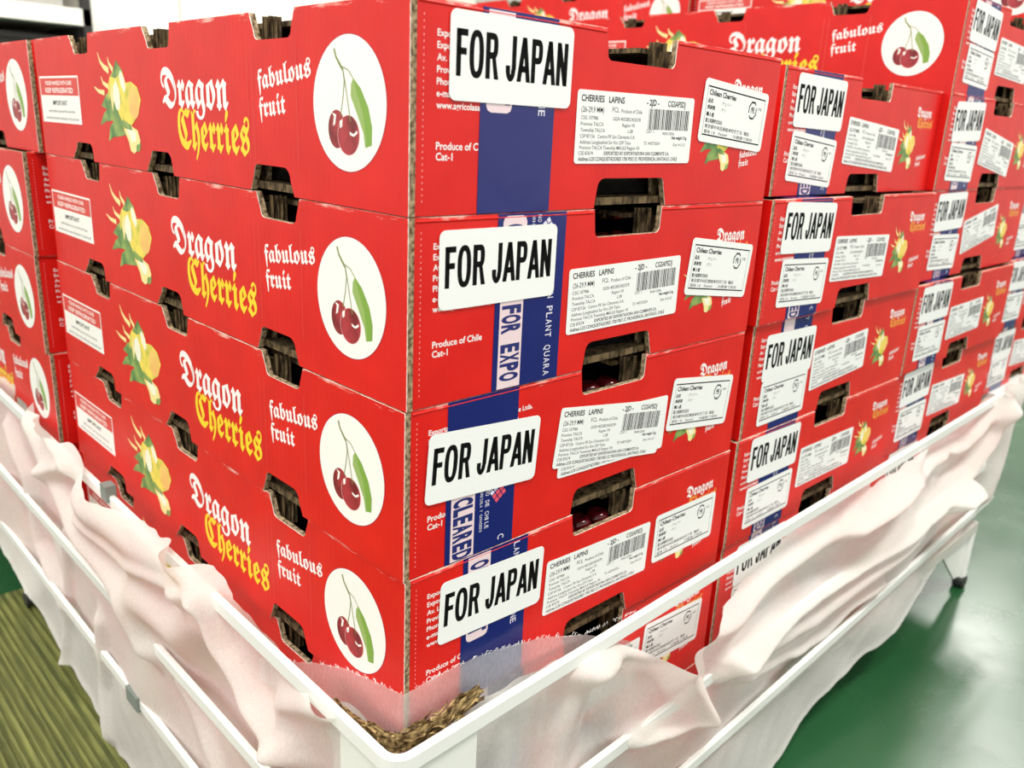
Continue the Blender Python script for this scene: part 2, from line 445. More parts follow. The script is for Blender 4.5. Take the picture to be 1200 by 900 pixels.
# crumpled dark bag round the fruit
def bag_mesh():
    bm = bmesh.new(); nx, ny = 22, 36; grid = []
    for i in range(nx + 1):
        row = []
        for j in range(ny + 1):
            u, v = i / nx, j / ny
            e = min(u, 1 - u) * BW; e2 = min(v, 1 - v) * BL
            x = 0.0135 + u * (BW - 0.027); y = 0.0150 + v * (BL - 0.030)
            z = 0.070 + 0.010 * noise.noise(Vector((x * 40, y * 40, 3))) + 0.006 * noise.noise(Vector((x * 110, y * 110, 9)))
            z -= 0.02 * math.exp(-e / 0.012) + 0.02 * math.exp(-e2 / 0.012)
            row.append(bm.verts.new((x, y, min(z, 0.0835))))
        grid.append(row)
    for i in range(nx):
        for j in range(ny): bm.faces.new((grid[i][j], grid[i + 1][j], grid[i + 1][j + 1], grid[i][j + 1]))
    ring = [grid[i][0] for i in range(nx + 1)] + [grid[nx][j] for j in range(1, ny + 1)] + [grid[i][ny] for i in range(nx - 1, -1, -1)] + [grid[0][j] for j in range(ny - 1, 0, -1)]
    prev = ring
    for z, k in ((0.045, 1), (0.02, 2), (0.006, 3)):
        cur = []
        for v0 in ring:
            cx, cy = BW / 2, BL / 2
            w = 0.002 * noise.noise(Vector((v0.co.x * 120, v0.co.y * 120, z * 90)))
            cur.append(bm.verts.new((v0.co.x + w, v0.co.y + w, z)))
        for a in range(len(ring)):
            b = (a + 1) % len(ring)
            bm.faces.new((prev[a], prev[b], cur[b], cur[a]))
        prev = cur
    bm.faces.new(list(reversed(prev)))
    bmesh.ops.recalc_face_normals(bm, faces=bm.faces)
    me = bpy.data.meshes.new('fruit_bag'); bm.to_mesh(me); bm.free()
    me.materials.append(M_BAG)
    for p in me.polygons: p.use_smooth = True
    return me
ME_BAG = bag_mesh()

# a few cherries lying against the hand hole of the end panel
def cherries_mesh():
    bm = bmesh.new()
    for (x, z, r) in ((0.132, 0.081, 0.0062),):
        pass
    for (x, y, z, r) in ((0.134, 0.0170, 0.0665, 0.0085), (0.151, 0.0190, 0.0655, 0.0090), (0.168, 0.0175, 0.0660, 0.0085)):
        q = bmesh.ops.create_uvsphere(bm, u_segments=16, v_segments=10, radius=r)
        for v in q['verts']:
            c = v.co.copy(); rr = math.hypot(c.x, c.y)
            if c.z > 0: c.z -= 0.35 * r * math.exp(-(rr / (0.4 * r)) ** 2)
            v.co = c * 1.0 + Vector((x, y, z))
    me = bpy.data.meshes.new('cherries'); bm.to_mesh(me); bm.free()
    me.materials.append(M_CHERRY)
    for p in me.polygons: p.use_smooth = True
    return me
ME_CHERRIES = cherries_mesh()

# ---- print on the long side; (a, b): a runs to the right as one reads, that is towards -Y
def fr_long(a, b, l): return (-0.00012 - l, -a, b)
def fr_end(a, b, l): return (a, 0.00053 - l, b)

def emblem(F, x0, y0, w, h, mats0=0):
    """green and yellow flame-like crest: horns, leaf spikes, plain rounded shapes, no face"""
    def P(u, v): return (x0 + (u - 120) / 300 * w, y0 + (665 - v) / 585 * h)
    def C(*p): return [P(*q) for q in p]
    Y, G, O, K, CR, PY, PK = [mats0 + i for i in range(7)]
    s = w / 300
    for hn in (((165, 82), (178, 135), (200, 168), (230, 192)), ((230, 112), (236, 150), (258, 188)), ((175, 222), (186, 260), (225, 288)), ((123, 284), (150, 310), (190, 320))):
        F.stroke(C(*hn), [3 * s, 9 * s, 13 * s, 16 * s][:len(hn)], PY, 0.00001)
    F.poly(C((160, 398), (200, 330), (235, 300), (262, 330), (262, 430), (205, 420)), G, 0.00001)
    F.poly(C((142, 516), (172, 445), (222, 392), (275, 470), (235, 482), (190, 488)), G, 0.00002)
    F.poly(C((190, 612), (208, 520), (255, 465), (312, 560), (270, 572), (225, 580)), G, 0.00003)
    F.poly(C((205, 420), (228, 330), (262, 400), (290, 480), (300, 522), (278, 540), (240, 500)), G, 0.00005)
    F.poly(C((240, 225), (262, 190), (284, 130), (304, 170), (322, 196), (300, 215), (270, 235)), G, 0.00005)
    F.poly(C((220, 270), (235, 225), (262, 190), (292, 155), (318, 195), (332, 262), (365, 254), (402, 286), (417, 355), (395, 440), (350, 502), (300, 522), (278, 536), (246, 492), (226, 420), (214, 340)), Y, 0.00004)
    F.poly(C((262, 415), (245, 350), (252, 280), (272, 245), (288, 300), (290, 370), (280, 420)), CR, 0.00006)
    F.poly(C((322, 320), (300, 270), (296, 215), (306, 190), (326, 235), (332, 285)), CR, 0.00006)
    F.poly(C((236, 430), (228, 340), (240, 260), (246, 300), (246, 380)), PY, 0.00006)
    F.disc(*P(374, 372), 33 * s, 92 * s * h / w * 300 / 585, O, 0.00006, 24, R(-10))
    F.poly(C((298, 525), (345, 503), (385, 528), (397, 585), (376, 640), (352, 664), (332, 650), (325, 600)), PY, 0.00007)
    F.poly(C((318, 530), (346, 515), (374, 545), (370, 590), (345, 600)), CR, 0.00008)
    F.poly(C((300, 470), (345, 500), (352, 530), (310, 522), (285, 490)), G, 0.0001)
    F.poly(C((372, 610), (400, 598), (388, 645), (366, 652)), G, 0.0001)
EMB_MATS = [M_GOLD, M_GREEN, M_MUZZLE, M_DARKP, M_CREAM, M_PALEYEL, M_PINKP]

def picture(F, cx, cy, d):
    """white disc with two cherries, stems and a leaf"""
    def P(u, v): return (cx + (u - 271) / 398 * d, cy - (v - 454) / 728 * d)
    F.disc(cx, cy, d / 2 * 1.012, d / 2 * 1.012, 5, 0, 64)
    F.disc(cx, cy, d / 2, d / 2, 0, 0.00002, 64)
    kx, ky = d / 398, d / 728
    F.disc(*P(207, 590), 49 * kx, 106 * ky, 1, 0.00004, 32, R(4))
    F.disc(*P(272, 620), 61 * kx, 110 * ky, 6, 0.00006, 32)
    F.disc(*P(272, 620), 58.5 * kx, 107 * ky, 1, 0.00008, 32)
    F.poly([P(*q) for q in ((180, 500), (192, 520), (186, 575), (198, 562), (205, 510))], 0, 0.0001)
    F.poly([P(*q) for q in ((224, 545), (240, 535), (238, 572), (226, 585))], 0, 0.0001)
    F.poly([P(*q) for q in ((278, 600), (300, 612), (318, 592), (322, 605), (302, 626), (282, 618))], 0, 0.0001)
    F.stroke([P(*q) for q in ((198, 160), (208, 205), (232, 250), (244, 275))], [9 * kx, 8 * kx, 10 * kx, 6 * kx], 2, 0.0001)
    F.stroke([P(*q) for q in ((244, 265), (252, 330), (244, 420), (230, 515))], 4.2 * kx, 2, 0.00012)
    F.stroke([P(*q) for q in ((244, 265), (258, 350), (270, 440), (284, 545))], 4.2 * kx, 2, 0.00012)
    F.stroke([P(*q) for q in ((240, 255), (275, 275), (300, 318))], 3.5 * kx, 2, 0.00012)
    F.poly([P(*q) for q in ((300, 315), (340, 370), (380, 470), (398, 570), (396, 665), (362, 680), (352, 600), (318, 500), (286, 410), (288, 350))], 3, 0.0001)
    F.poly([P(*q) for q in ((300, 315), (322, 400), (352, 500), (370, 678), (362, 680), (352, 600), (318, 500), (286, 410), (288, 350))], 4, 0.00012)
PIC_MATS = [M_CIRCLE, M_CHERRYP, M_STEM, M_LGREEN, mat('pale_leaf_print', (0.30, 0.42, 0.12), 0.45), mat('plum_outline_print', (0.35, 0.01, 0.06), 0.45), M_PINKP]

F = Flat()
F.text('𝕯𝖗𝖆𝖌𝖔𝖓', -0.2520, 0.0412, 0.0200, 0.0895, 0, 0, 0.012)
ME_L_WHITE = F.mesh('brand_lettering', [M_WHITE], fr_long)
F = Flat()
F.text('𝖋𝖆𝖇𝖚𝖑𝖔𝖚𝖘', -0.1283, 0.0513, 0.0088, 0.0525, 0, 0, 0.012, R(7))
F.text('𝖋𝖗𝖚𝖎𝖙', -0.1278, 0.0378, 0.0088, 0.0272, 0, 0, 0.012, R(6))
ME_L_SLOGAN = F.mesh('slogan_lettering', [M_WHITE], fr_long)
F = Flat(); F.text('𝕮𝖍𝖊𝖗𝖗𝖎𝖊𝖘', -0.2310, 0.0180, 0.0200, 0.0910, 0, 0, 0.012)
ME_L_YELLOW = F.mesh('yellow_lettering', [M_YELLOW], fr_long)
F = Flat(); emblem(F, -0.3700, 0.0100, 0.0850, 0.0655)
ME_L_EMBLEM = F.mesh('crest_print', EMB_MATS, fr_long)
F = Flat(); picture(F, -0.0452, 0.0455, 0.0590)
ME_L_PIC = F.mesh('cherry_picture', PIC_MATS, fr_long)
F = Flat()
F.rect(-0.4950, 0.0257, -0.4025, 0.0605, 0); F.rect(-0.4935, 0.0462, -0.4040, 0.0590, 1, 0.00002)
F.text('PLEASE HANDLE WITH CARE', -0.480, 0.0540, 0.0028, 0.062, 0, 0.00004, 0.02)
F.text('KEEP REFRIGERATED', -0.482, 0.0482, 0.0034, 0.066, 0, 0.00004, 0.02)
F.text('IMPORTANT', -0.466, 0.0390, 0.0032, 0.034, 2, 0.00003, 0.02)
F.text('wash before you eat the cherries', -0.479, 0.0335, 0.0022, 0.063, 2, 0.00003)
F.text('use this carton once and keep it dry and cool', -0.487, 0.0282, 0.0022, 0.078, 2, 0.00003)
ME_L_NOTICE = F.mesh('notice_print', [M_CIRCLE, mat('notice_red_print', (0.66, 0.05, 0.04), 0.45), M_INKFADE], fr_long)
# creases running upright in the board
M_CREASE = mat('rubbed_red_crease', (0.70, 0.06, 0.05), 0.5)
ME_L_CREASES = []
for y in (-0.1400, -0.1345, -0.0905, -0.2330):
    F = Flat(); F.rect(y, 0.016, y + 0.0006, 0.073, 0); ME_L_CREASES.append(F.mesh('board_crease', [M_CREASE], fr_long))

# ---- print on the end
F = Flat()
for i, t in enumerate(('Exportado por: Agricola San Clemente Ltda.', 'Exporter: Agricola San Clemente Ltda.', 'Av. Longitudinal Sur Km 259', 'Province Talca, Region VII, Chile', 'Phone +56 71 262 1810', 'e-mail: ventas@agricola', 'www.agricolasancleme')):
    F.text(t, 0.0148, 0.0742 - 0.0048 * i, 0.0026, None, 0, 0, 0.02)
F.text('Produce of Chile', 0.0150, 0.0283, 0.0030, None, 0, 0, 0.02)
F.text('Cat-1', 0.0150, 0.0238, 0.0030, None, 0, 0, 0.02)
ME_E_WHITE = F.mesh('address_lettering', [M_WHITE], fr_end)
F = Flat()
F.text('𝕯𝖗𝖆𝖌𝖔𝖓', 0.2440, 0.0645, 0.0075, 0.0330, 0, 0, 0.012)
ME_E_BRAND = F.mesh('brand_lettering', [M_WHITE], fr_end)
F = Flat()
F.text('𝖋𝖆𝖇𝖚𝖑𝖔𝖚𝖘', 0.2590, 0.0270, 0.0036, 0.0205, 0, 0, 0.012, R(7))
F.text('𝖋𝖗𝖚𝖎𝖙', 0.2590, 0.0218, 0.0036, 0.0110, 0, 0, 0.012, R(6))
ME_E_SLOGAN = F.mesh('slogan_lettering', [M_WHITE], fr_end)
F = Flat()
F.text('𝕮𝖍𝖊𝖗𝖗𝖎𝖊𝖘', 0.2480, 0.0555, 0.0075, 0.0340, 0, 0, 0.012)
ME_E_ORANGE = F.mesh('yellow_lettering', [M_ORANGE], fr_end)
F = Flat(); emblem(F, 0.2120, 0.0190, 0.0380, 0.0420)
ME_E_EMBLEM = F.mesh('crest_print', EMB_MATS, fr_end)
F = Flat()
for i in range(30): F.rect(0.0075, 0.006 + i * 0.0026, 0.0079, 0.0068 + i * 0.0026)
ME_E_DOTS = F.mesh('perforation', [M_PINKP], fr_end)

# ---- stickers (own origin in their middle, facing -Y)
def rr(w, h, r, n=5):
    p = []
    for cx, cy, a in ((w / 2 - r, h / 2 - r, 0), (-w / 2 + r, h / 2 - r, 90), (-w / 2 + r, -h / 2 + r, 180), (w / 2 - r, -h / 2 + r, 270)):
        p += [(cx + r * math.cos(R(a + 90 * i / n)), cy + r * math.sin(R(a + 90 * i / n))) for i in range(n + 1)]
    return p
def sticker_mesh(name, w, h, r):
    m = MB(); m.prism([(a, 0, b) for a, b in rr(w, h, r)], (0, -0.00007, 0)); return m.mesh(name, [M_STICK])
def fr_st(a, b, l): return (a, -0.00009 - l, b)
ME_JAPAN = sticker_mesh('japan_sticker', 0.0770, 0.0368, 0.0035)
def block(F, word, x, y, h, mi=0):
    """heavy condensed capitals built from straight bars and bent strips"""
    st, br = 0.0031, 0.0028
    def strip(pts): F.stroke(pts, br, mi)
    def bowl(x0, xr, ya, yb, w=st):
        rx, cy, ry = 0.0036, (ya + yb) / 2, (ya - yb) / 2
        o, n = [], []
        for i in range(13):
            a = R(90 - 180 * i / 12); k = abs(math.cos(a)) ** 0.75; q = math.sin(a); q = math.copysign(abs(q) ** 0.8, q)
            o.append((xr - rx + rx * k, cy + ry * q)); n.append((xr - rx + (rx - w) * k, cy + (ry - br) * q))
        F.poly([(x0, ya), (o[0][0], ya), (n[0][0], ya - br), (x0, ya - br)][::-1], mi); F.poly([(x0, yb + br), (n[-1][0], yb + br), (o[-1][0], yb), (x0, yb)][::-1], mi)
        for a, b, c, d in zip(o, o[1:], n[1:], n): F.poly([a, b, c, d][::-1], mi)
    for ch in word:
        if ch == 'F':
            F.rect(x, y, x + st, y + h, mi); F.rect(x, y + h - br, x + 0.0074, y + h, mi); F.rect(x, y + h * .46, x + 0.0067, y + h * .46 + br, mi); x += 0.0084
        elif ch == 'O':
            w = 0.0096; o, n = [], []
            for i in range(33):
                a = 2 * math.pi * i / 32; c, q = math.cos(a), math.sin(a)
                c2, q2 = math.copysign(abs(c) ** .8, c), math.copysign(abs(q) ** .8, q)
                o.append((x + w / 2 + w / 2 * c2, y + h / 2 + (h / 2 + .0003) * q2)); n.append((x + w / 2 + (w / 2 - st) * c2, y + h / 2 + (h / 2 - br + .0003) * q2))
            for a, b, c, d in zip(o, o[1:], n[1:], n): F.poly([a, b, c, d], mi)
            x += 0.0109
        elif ch in 'RP':
            F.rect(x, y, x + st, y + h, mi); bowl(x + st, x + 0.0084, y + h, y + h * .44)
            if ch == 'R': F.poly([(x + 0.0042, y + h * .48), (x + 0.0060, y), (x + 0.0091, y), (x + 0.0068, y + h * .48)], mi); x += 0.0104
            else: x += 0.0090
        elif ch == 'J':
            F.rect(x + 0.0042, y + h * .26, x + 0.0042 + st, y + h, mi)
            o, n = [], []
            for i in range(13):
                a = R(-180 * i / 12); o.append((x + .00348 + .00348 * math.cos(a), y + h * .26 + (h * .26 + .0003) * math.sin(a))); n.append((x + .00348 + (.00348 - st) * math.cos(a), y + h * .26 + (h * .26 - br) * math.sin(a)))
            for a, b, c, d in zip(o, o[1:], n[1:], n): F.poly([a, d, c, b], mi)
            F.rect(x, y + h * .26, x + st, y + h * .34, mi); x += 0.0080
        elif ch == 'A':
            w = 0.0100; F.poly([(x, y), (x + st, y), (x + w / 2 + st * .5, y + h), (x + w / 2 - st * .5, y + h)], mi)
            F.poly([(x + w - st, y), (x + w, y), (x + w / 2 + st * .5, y + h), (x + w / 2 - st * .5, y + h)], mi)
            F.rect(x + 0.0022, y + h * .22, x + w - 0.0022, y + h * .22 + br, mi); x += 0.0104
        elif ch == 'N':
            w = 0.0087; F.rect(x, y, x + st, y + h, mi); F.rect(x + w - st, y, x + w, y + h, mi)
            F.poly([(x, y + h), (x + w - st, y), (x + w, y), (x + st, y + h)], mi); x += 0.0101
        else: x += 0.0036
    return x
F = Flat(); _e = block(F, 'FOR JAPAN', 0, 0, 0.0192) - 0.0014
F.v = [(a / _e * 0.0700 - 0.0350, b - 0.0083, c) for a, b, c in F.v]
ME_JAPAN_T = F.mesh('black_lettering', [M_INK], fr_st)
ME_DATA = sticker_mesh('data_sticker', 0.1000, 0.0358, 0.0020)
F = Flat()
def tx(t, x, y, h=0.0021, w=None, b=0.004): F.text(t, x, y, h, w, 0, 0, b)
tx('CHERRIES   LAPINS', -0.0470, 0.0125, 0.0029, 0.0340, 0.025); tx('- 2JD -', 0.0060, 0.0125, 0.0029, 0.0110, 0.03); tx('CGSAPSDJ', 0.0250, 0.0125, 0.0029, 0.0165, 0.02)
tx('(26-29,9 MM)', -0.0465, 0.0073, 0.0026, 0.0175); tx('FCL', -0.0225, 0.0080, 0.0023); tx('Produce of Chile', -0.0150, 0.0078, 0.0019, 0.0175)
tx('CSG 107986', -0.0465, 0.0038, 0.0017); tx('GGN 4052852420378', -0.0215, 0.0038, 0.0017)
tx('Province TALCA', -0.0465, 0.0008, 0.0017); tx('Region VII', -0.0135, 0.0008, 0.0017)
tx('Township TALCA', -0.0465, -0.0022, 0.0017); tx('L.08', -0.0085, -0.0022, 0.0017); tx('CAT 1', 0.0075, -0.0018, 0.0017)
tx('CSP 87156   Centro FR San Clemente S.A.', -0.0465, -0.0052, 0.0017); tx('Net weight 5 kg', 0.0310, -0.0048, 0.0016, 0.0145, 0.03)
tx('Address Longitudinal Sur Km 259 Talca', -0.0465, -0.0081, 0.0017); tx('TS 14/07/2024', 0.0060, -0.0081, 0.0016); tx('Date 14-12-23', 0.0330, -0.0085, 0.0015, 0.0115)
tx('Province TALCA Township MAULE Region VII', -0.0465, -0.0108, 0.0017)
tx('CSE 87674', -0.0470, -0.0136, 0.0017); tx('EXPORTED BY EXPORTADORA SAN CLEMENTE S.A.', -0.0270, -0.0136, 0.0017, 0.0570, 0.02)
tx('Address LOS CONQUISTADORES 1700 PISO 27, PROVIDENCIA, SANTIAGO, CHILE', -0.0470, -0.0165, 0.0018, 0.0850, 0.02)
tx('900012096', 0.0220, -0.0026, 0.0014, 0.0110)
x = 0.0085; rb = random.Random(3)
while x < 0.0455:
    w = rb.choice((0.00035, 0.0005, 0.0009)); F.rect(x, 0.0000, x + w, 0.0108); x += w + rb.choice((0.0004, 0.0005, 0.0008))
ME_DATA_T = F.mesh('black_lettering', [M_INKFADE], fr_st)
ME_IMP = sticker_mesh('import_sticker', 0.0720, 0.0355, 0.0030)
F = Flat()
F.rect(-0.0325, 0.0131, 0.0325, 0.0139); F.rect(-0.0325, -0.0139, 0.0325, -0.0131)
F.rect(-0.0325, -0.0135, -0.03225, 0.0135); F.rect(0.03225, -0.0135, 0.0325, 0.0135)
tx('Chilean Cherries', -0.0305, 0.0090, 0.0028, 0.0290, 0.03)
for y, a, b in ((0.0048, '品名', ': チェリー'), (0.0010, '原産国', ': チリ'), (-0.0028, '輸入者', '')):
    tx(a, -0.0308, y, 0.0018, None, 0.03)
    if b: tx(b, -0.0170, y, 0.0017, None, 0.0)
tx('富士商事株式会社', -0.0308, -0.0062, 0.0017, 0.0180, 0.02)
tx('東京都中央区銀座本町四丁目  電話', -0.0308, -0.0094, 0.0016, 0.0500, 0.01)
tx('賞味 1.8    Packed', -0.0308, -0.0124, 0.0015, 0.0250); tx('冷蔵庫で保存', 0.0010, -0.0124, 0.0014, 0.0230)
# recycling mark: eight-sided ring broken by two gaps round the sign for paper
def octo(r): return [(0.0190 + r * x, 0.0060 + r * 1.15 * y) for x, y in ((-.41, 1), (.41, 1), (1, .41), (1, -.41), (.41, -1), (-.41, -1), (-1, -.41), (-1, .41))]
oo, ii = octo(0.0046), octo(0.0037)
for k in range(8):
    a, b, c, d = oo[k], oo[(k + 1) % 8], ii[(k + 1) % 8], ii[k]
    if k in (1, 5):
        b = ((a[0] * .45 + b[0] * .55), (a[1] * .45 + b[1] * .55)); c = ((d[0] * .45 + c[0] * .55), (d[1] * .45 + c[1] * .55))
    F.poly([a, d, c, b])
tx('紙', 0.0169, 0.0047, 0.0026, 0.0042, 0.03); tx('外装', 0.0252, 0.0068, 0.0014, 0.0040)
ME_IMP_T = F.mesh('black_lettering', [M_INK], fr_st)

# ---- blue inspection tape: band and lettering run downwards, where they start differs from carton to carton
def tape_meshes(band_top, chil_top, gob_top, emb_z, code):
    w = 0.0480
    def fr(a, b, l): return (a, 0.00033 - l, b)
    m = MB()
    m.box((-w / 2, 0.00036, 0.0), (w / 2, 0.00048, BH - 0.0003)); m.box((-w / 2, 0.00036, BH - 0.0003), (w / 2, 0.030, BH - 0.0001))
    me_t = m.mesh('inspection_tape', [M_TAPE])
    lo, hi = 0.0004, BH - 0.0008
    F = Flat()
    bands = [band_top]; bands += [band_top + 0.150]; bands += [band_top - 0.150]
    N, pt = len('CLEARED FOR EXPORT'), 0.0050
    for bt in bands:
        top = min(bt + 0.004, hi); bot = max(bt - N * pt - 0.003, lo)
        if top - bot < 0.006: continue
        x0, x1, rd = -0.0205, -0.0045, 0.003
        p = []
        p += [(x0, bot + rd), (x0 + rd * .3, bot + rd * .3), (x0 + rd, bot), (x1 - rd, bot), (x1 - rd * .3, bot + rd * .3), (x1, bot + rd)] if bot > lo else [(x0, bot), (x1, bot)]
        p += [(x1, top - rd), (x1 - rd * .3, top - rd * .3), (x1 - rd, top), (x0 + rd, top), (x0 + rd * .3, top - rd * .3), (x0, top - rd)] if top < hi else [(x1, top), (x0, top)]
        F.poly(p, 0)
        for i, ch in enumerate('CLEARED FOR EXPORT'):
            z = bt - i * pt
            if z < hi and z - pt > lo - 0.001 and ch != ' ':
                F.text(ch, -0.0182, z, 0.0112, pt * 0.90, 1, 0.00003, 0.05, R(-90))
    def run(t, x, z0, h, pt_, mi=2):
        for i, ch in enumerate(t):
            z = z0 - i * pt_
            if z < hi and z - pt_ > lo and ch != ' ': F.text(ch, x, z, h, pt_ * (0.35 if ch == 'I' else 0.78), mi, 0.00003, 0.01, R(-90))
    run('CHILEAN PLANT QUARANTINE', 0.0130, chil_top, 0.0042, 0.0035)
    run('GOBIERNO DE CHILE', 0.0030, gob_top, 0.0026, 0.0021); run('SERVICIO AGRICOLA Y GANADERO', -0.0008, gob_top, 0.0018, 0.0013)
    if lo + 0.007 < emb_z < hi - 0.007:
        c, q = math.cos(R(35)), math.sin(R(35))
        for i in range(3):
            for j in range(4):
                cx, cy = (i - 1) * 0.0030, (j - 1.5) * 0.0030
                px, py = 0.0110 + cx * c - cy * q, emb_z + cx * q + cy * c
                F.poly([(px + a * c - b * q, py + a * q + b * c) for a, b in ((-.0012, -.0012), (.0012, -.0012), (.0012, .0012), (-.0012, .0012))], 3 if j < 2 else 2, 0.00003)
    me_p = F.mesh('tape_lettering', [M_BAND, M_NAVY, M_TAPETXT, M_EMBR], fr)
    return me_t, me_p
TAPES = {
    'a': tape_meshes(0.1380, 0.1280, 0.19, 0.165, 0),      # band ends half way up, QUARANTINE ends
    'b': tape_meshes(0.0835, 0.0680, 0.1000, 0.0790, 0),  # CLEARED FOR EXPORT from the top
    'c': tape_meshes(0.0350, 0.0060, 0.0480, 0.0330, 0),  # CLEARE..., government emblem
    'd': tape_meshes(0.1290, 0.1180, 0.19, 0.165, 0),
}

GROUP = 'red cherry cartons in the stacks'
def carton(x, y, level, label, rz=0.0, ja=None, da=None, im=None, tape=0.064, tv='a', extra=None, cherries=False, detail=True):
    """level 1 is the top carton of the front stack; its base is z = 0 before the lift Z0"""
    t = empty('cherry_carton', (x, y, Z0 - (level - 1) * PITCH), rz)
    tag(t, label, 'carton', GROUP)
    a = link('long_panel', ME_LONG_N, t)
    for nm, me in (('brand_lettering', ME_L_WHITE), ('slogan_lettering', ME_L_SLOGAN), ('yellow_lettering', ME_L_YELLOW), ('crest_print', ME_L_EMBLEM), ('cherry_picture', ME_L_PIC), ('notice_print', ME_L_NOTICE)) + tuple(('board_crease', q) for q in ME_L_CREASES):
        link(nm, me, a)
    link('long_panel', ME_LONG_F, t)
    e = link('end_panel', ME_END_N, t)
    for nm, me in (('address_lettering', ME_E_WHITE), ('brand_lettering', ME_E_BRAND), ('slogan_lettering', ME_E_SLOGAN), ('yellow_lettering', ME_E_ORANGE), ('crest_print', ME_E_EMBLEM), ('perforation', ME_E_DOTS)):
        link(nm, me, e)
    link('end_panel', ME_END_F, t)
    link('bottom_board', ME_BOTTOM, t); link('inner_sleeve', ME_SLEEVE, t); link('top_flap', ME_FLAPS, t); link('fruit_bag', ME_BAG, t)
    if cherries: link('cherries', ME_CHERRIES, t)
    if tv:
        tp = link('inspection_tape', TAPES[tv][0], t, (tape, 0, 0)); link('tape_lettering', TAPES[tv][1], tp)
    lift = 0.00028
    for nm, me, met, pos in (('data_sticker', ME_DATA, ME_DATA_T, extra), ('data_sticker', ME_DATA, ME_DATA_T, da), ('import_sticker', ME_IMP, ME_IMP_T, im), ('japan_sticker', ME_JAPAN, ME_JAPAN_T, ja)):
        if not pos: continue
        s = link(nm, me, t, (pos[0], lift, pos[1])); s.rotation_euler = (0, R(-pos[2]), 0)
        link('black_lettering', met, s)
        lift -= 0.00013
    return t

# the front stack, at the corner
carton(0.0000, 0.0, 1, 'top carton of the front corner stack, pale tape tab under its FOR JAPAN sticker', 0,
       (0.0597, 0.0674, 0), (0.1538, 0.0412, 0.5), (0.2475, 0.0514, -4.5), 0.0637, 'a')
carton(0.0000, 0.0, 2, 'second carton from the top of the front corner stack, FOR EXPORT readable on its tape', 0,
       (0.0562, 0.0641, 0), (0.1565, 0.0405, 0.5), (0.2512, 0.0470, -7), 0.0776, 'b', cherries=True)
carton(-0.0006, 0.0003, 3, 'third carton from the top of the front corner stack, two overlapping data stickers', 0,
       (0.0520, 0.0537, -4), (0.1555, 0.0449, -8), (0.2482, 0.0460, -7.4), 0.0505, 'c', (0.1590, 0.0425, -2.5), cherries=True)
carton(0.0002, 0.0, 4, 'fourth carton of the front corner stack, its foot wrapped in sheer white gauze', 0,
       (0.0609, 0.0602, -2.5), (0.1529, 0.0441, -2.5), (0.2453, 0.0430, -1), 0.0625, 'd', cherries=True)
carton(0.0030, 0.0020, 5, 'fifth carton of the front corner stack, behind the white rail and cloth', 0,
       (0.0590, 0.0620, -2), (0.1550, 0.0410, -2), (0.2450, 0.0440, -4), 0.0640, 'a')

def far(x, y, level, label, tv='a', j=(0, 0, 0), d=(0, 0, 0), i=(0, 0, 0), rz=0):
    return carton(x, y, level, label, rz, (0.0590 + j[0], 0.0655 + j[1], j[2]), (0.1550 + d[0], 0.0380 + d[1], d[2]), (0.0590 + i[0], 0.0268 + i[1], i[2]), 0.0660, tv)
for x, y, who in ((0.004, 0.001, 'front corner stack'), (0.314, 0.006, 'second stack to the right'), (0.618, 0.010, 'third stack'), (-0.004, 0.520, 'left rear stack')):
    carton(x, y, 6, 'lowest carton of the ' + who + ', hidden behind the white cloth', 0, (0.059, 0.066, 0), (0.155, 0.038, 0), (0.059, 0.027, 0), 0.066, 'c')
# second stack along the right-hand side
far(0.3360, 0.0200, 1, 'top carton of the second stack to the right, FOR JAPAN sticker near its corner', 'c', (0, 0.001, -1), (0.004, 0, -4), (-0.002, -0.001, -5), R(0.5))
far(0.3120, 0.0030, 2, 'second carton from the top of the second stack to the right', 'c', (0, 0.002, -2), (0, 0.001, -2), (0.002, 0, -3))
far(0.3150, 0.0060, 3, 'third carton of the second stack, data sticker overlapping the FOR JAPAN sticker', 'a', (0.001, -0.006, -1), (-0.004, 0.003, 3), (0, -0.003, 0))
far(0.3110, 0.0050, 4, 'fourth carton from the top of the second stack, its foot just above the white rail', 'c', (0.002, 0.002, -1), (0.002, 0.002, -1), (0.002, 0, 0))
far(0.3130, 0.0070, 5, 'fifth carton of the second stack, FOR JAPAN sticker crossed by the white rail', 'd', (0.004, -0.002, 0), (0.002, 0, 0), (0.002, 0, 0))
# third stack, one carton higher
far(0.6640, 0.0280, 0, 'top carton of the third stack, standing a level above the second stack', 'd', (0, 0, -3), (0.002, 0.003, -2), (0, 0.001, -3))
far(0.6320, 0.0160, 1, 'second carton from the top of the third stack, glare on its end', 'b', (0, -0.001, 2), (0.002, -0.002, -8), (0, -0.001, -2))
far(0.6340, 0.0170, 2, 'third carton from the top of the third stack, data sticker stuck on strongly aslant', 'c', (0, 0.002, 1), (0, 0.008, 9), (0, 0, -2))
far(0.6130, 0.0070, 3, 'fourth carton from the top of the third stack, beside the second stack', 'b', (0, 0.002, 0), (0.001, 0.002, 1), (0.001, 0.001, 0))
far(0.6160, 0.0110, 4, 'fifth carton from the top of the third stack, just above the white rail', 'c', (0, 0.002, 1), (0.001, 0.001, -2), (0.001, 0.001, 0))
far(0.6170, 0.0120, 5, 'sixth carton of the third stack, half covered by the white cloth', 'a', (0, 0.002, 0), (0, 0, 1), (0, 0, 1))
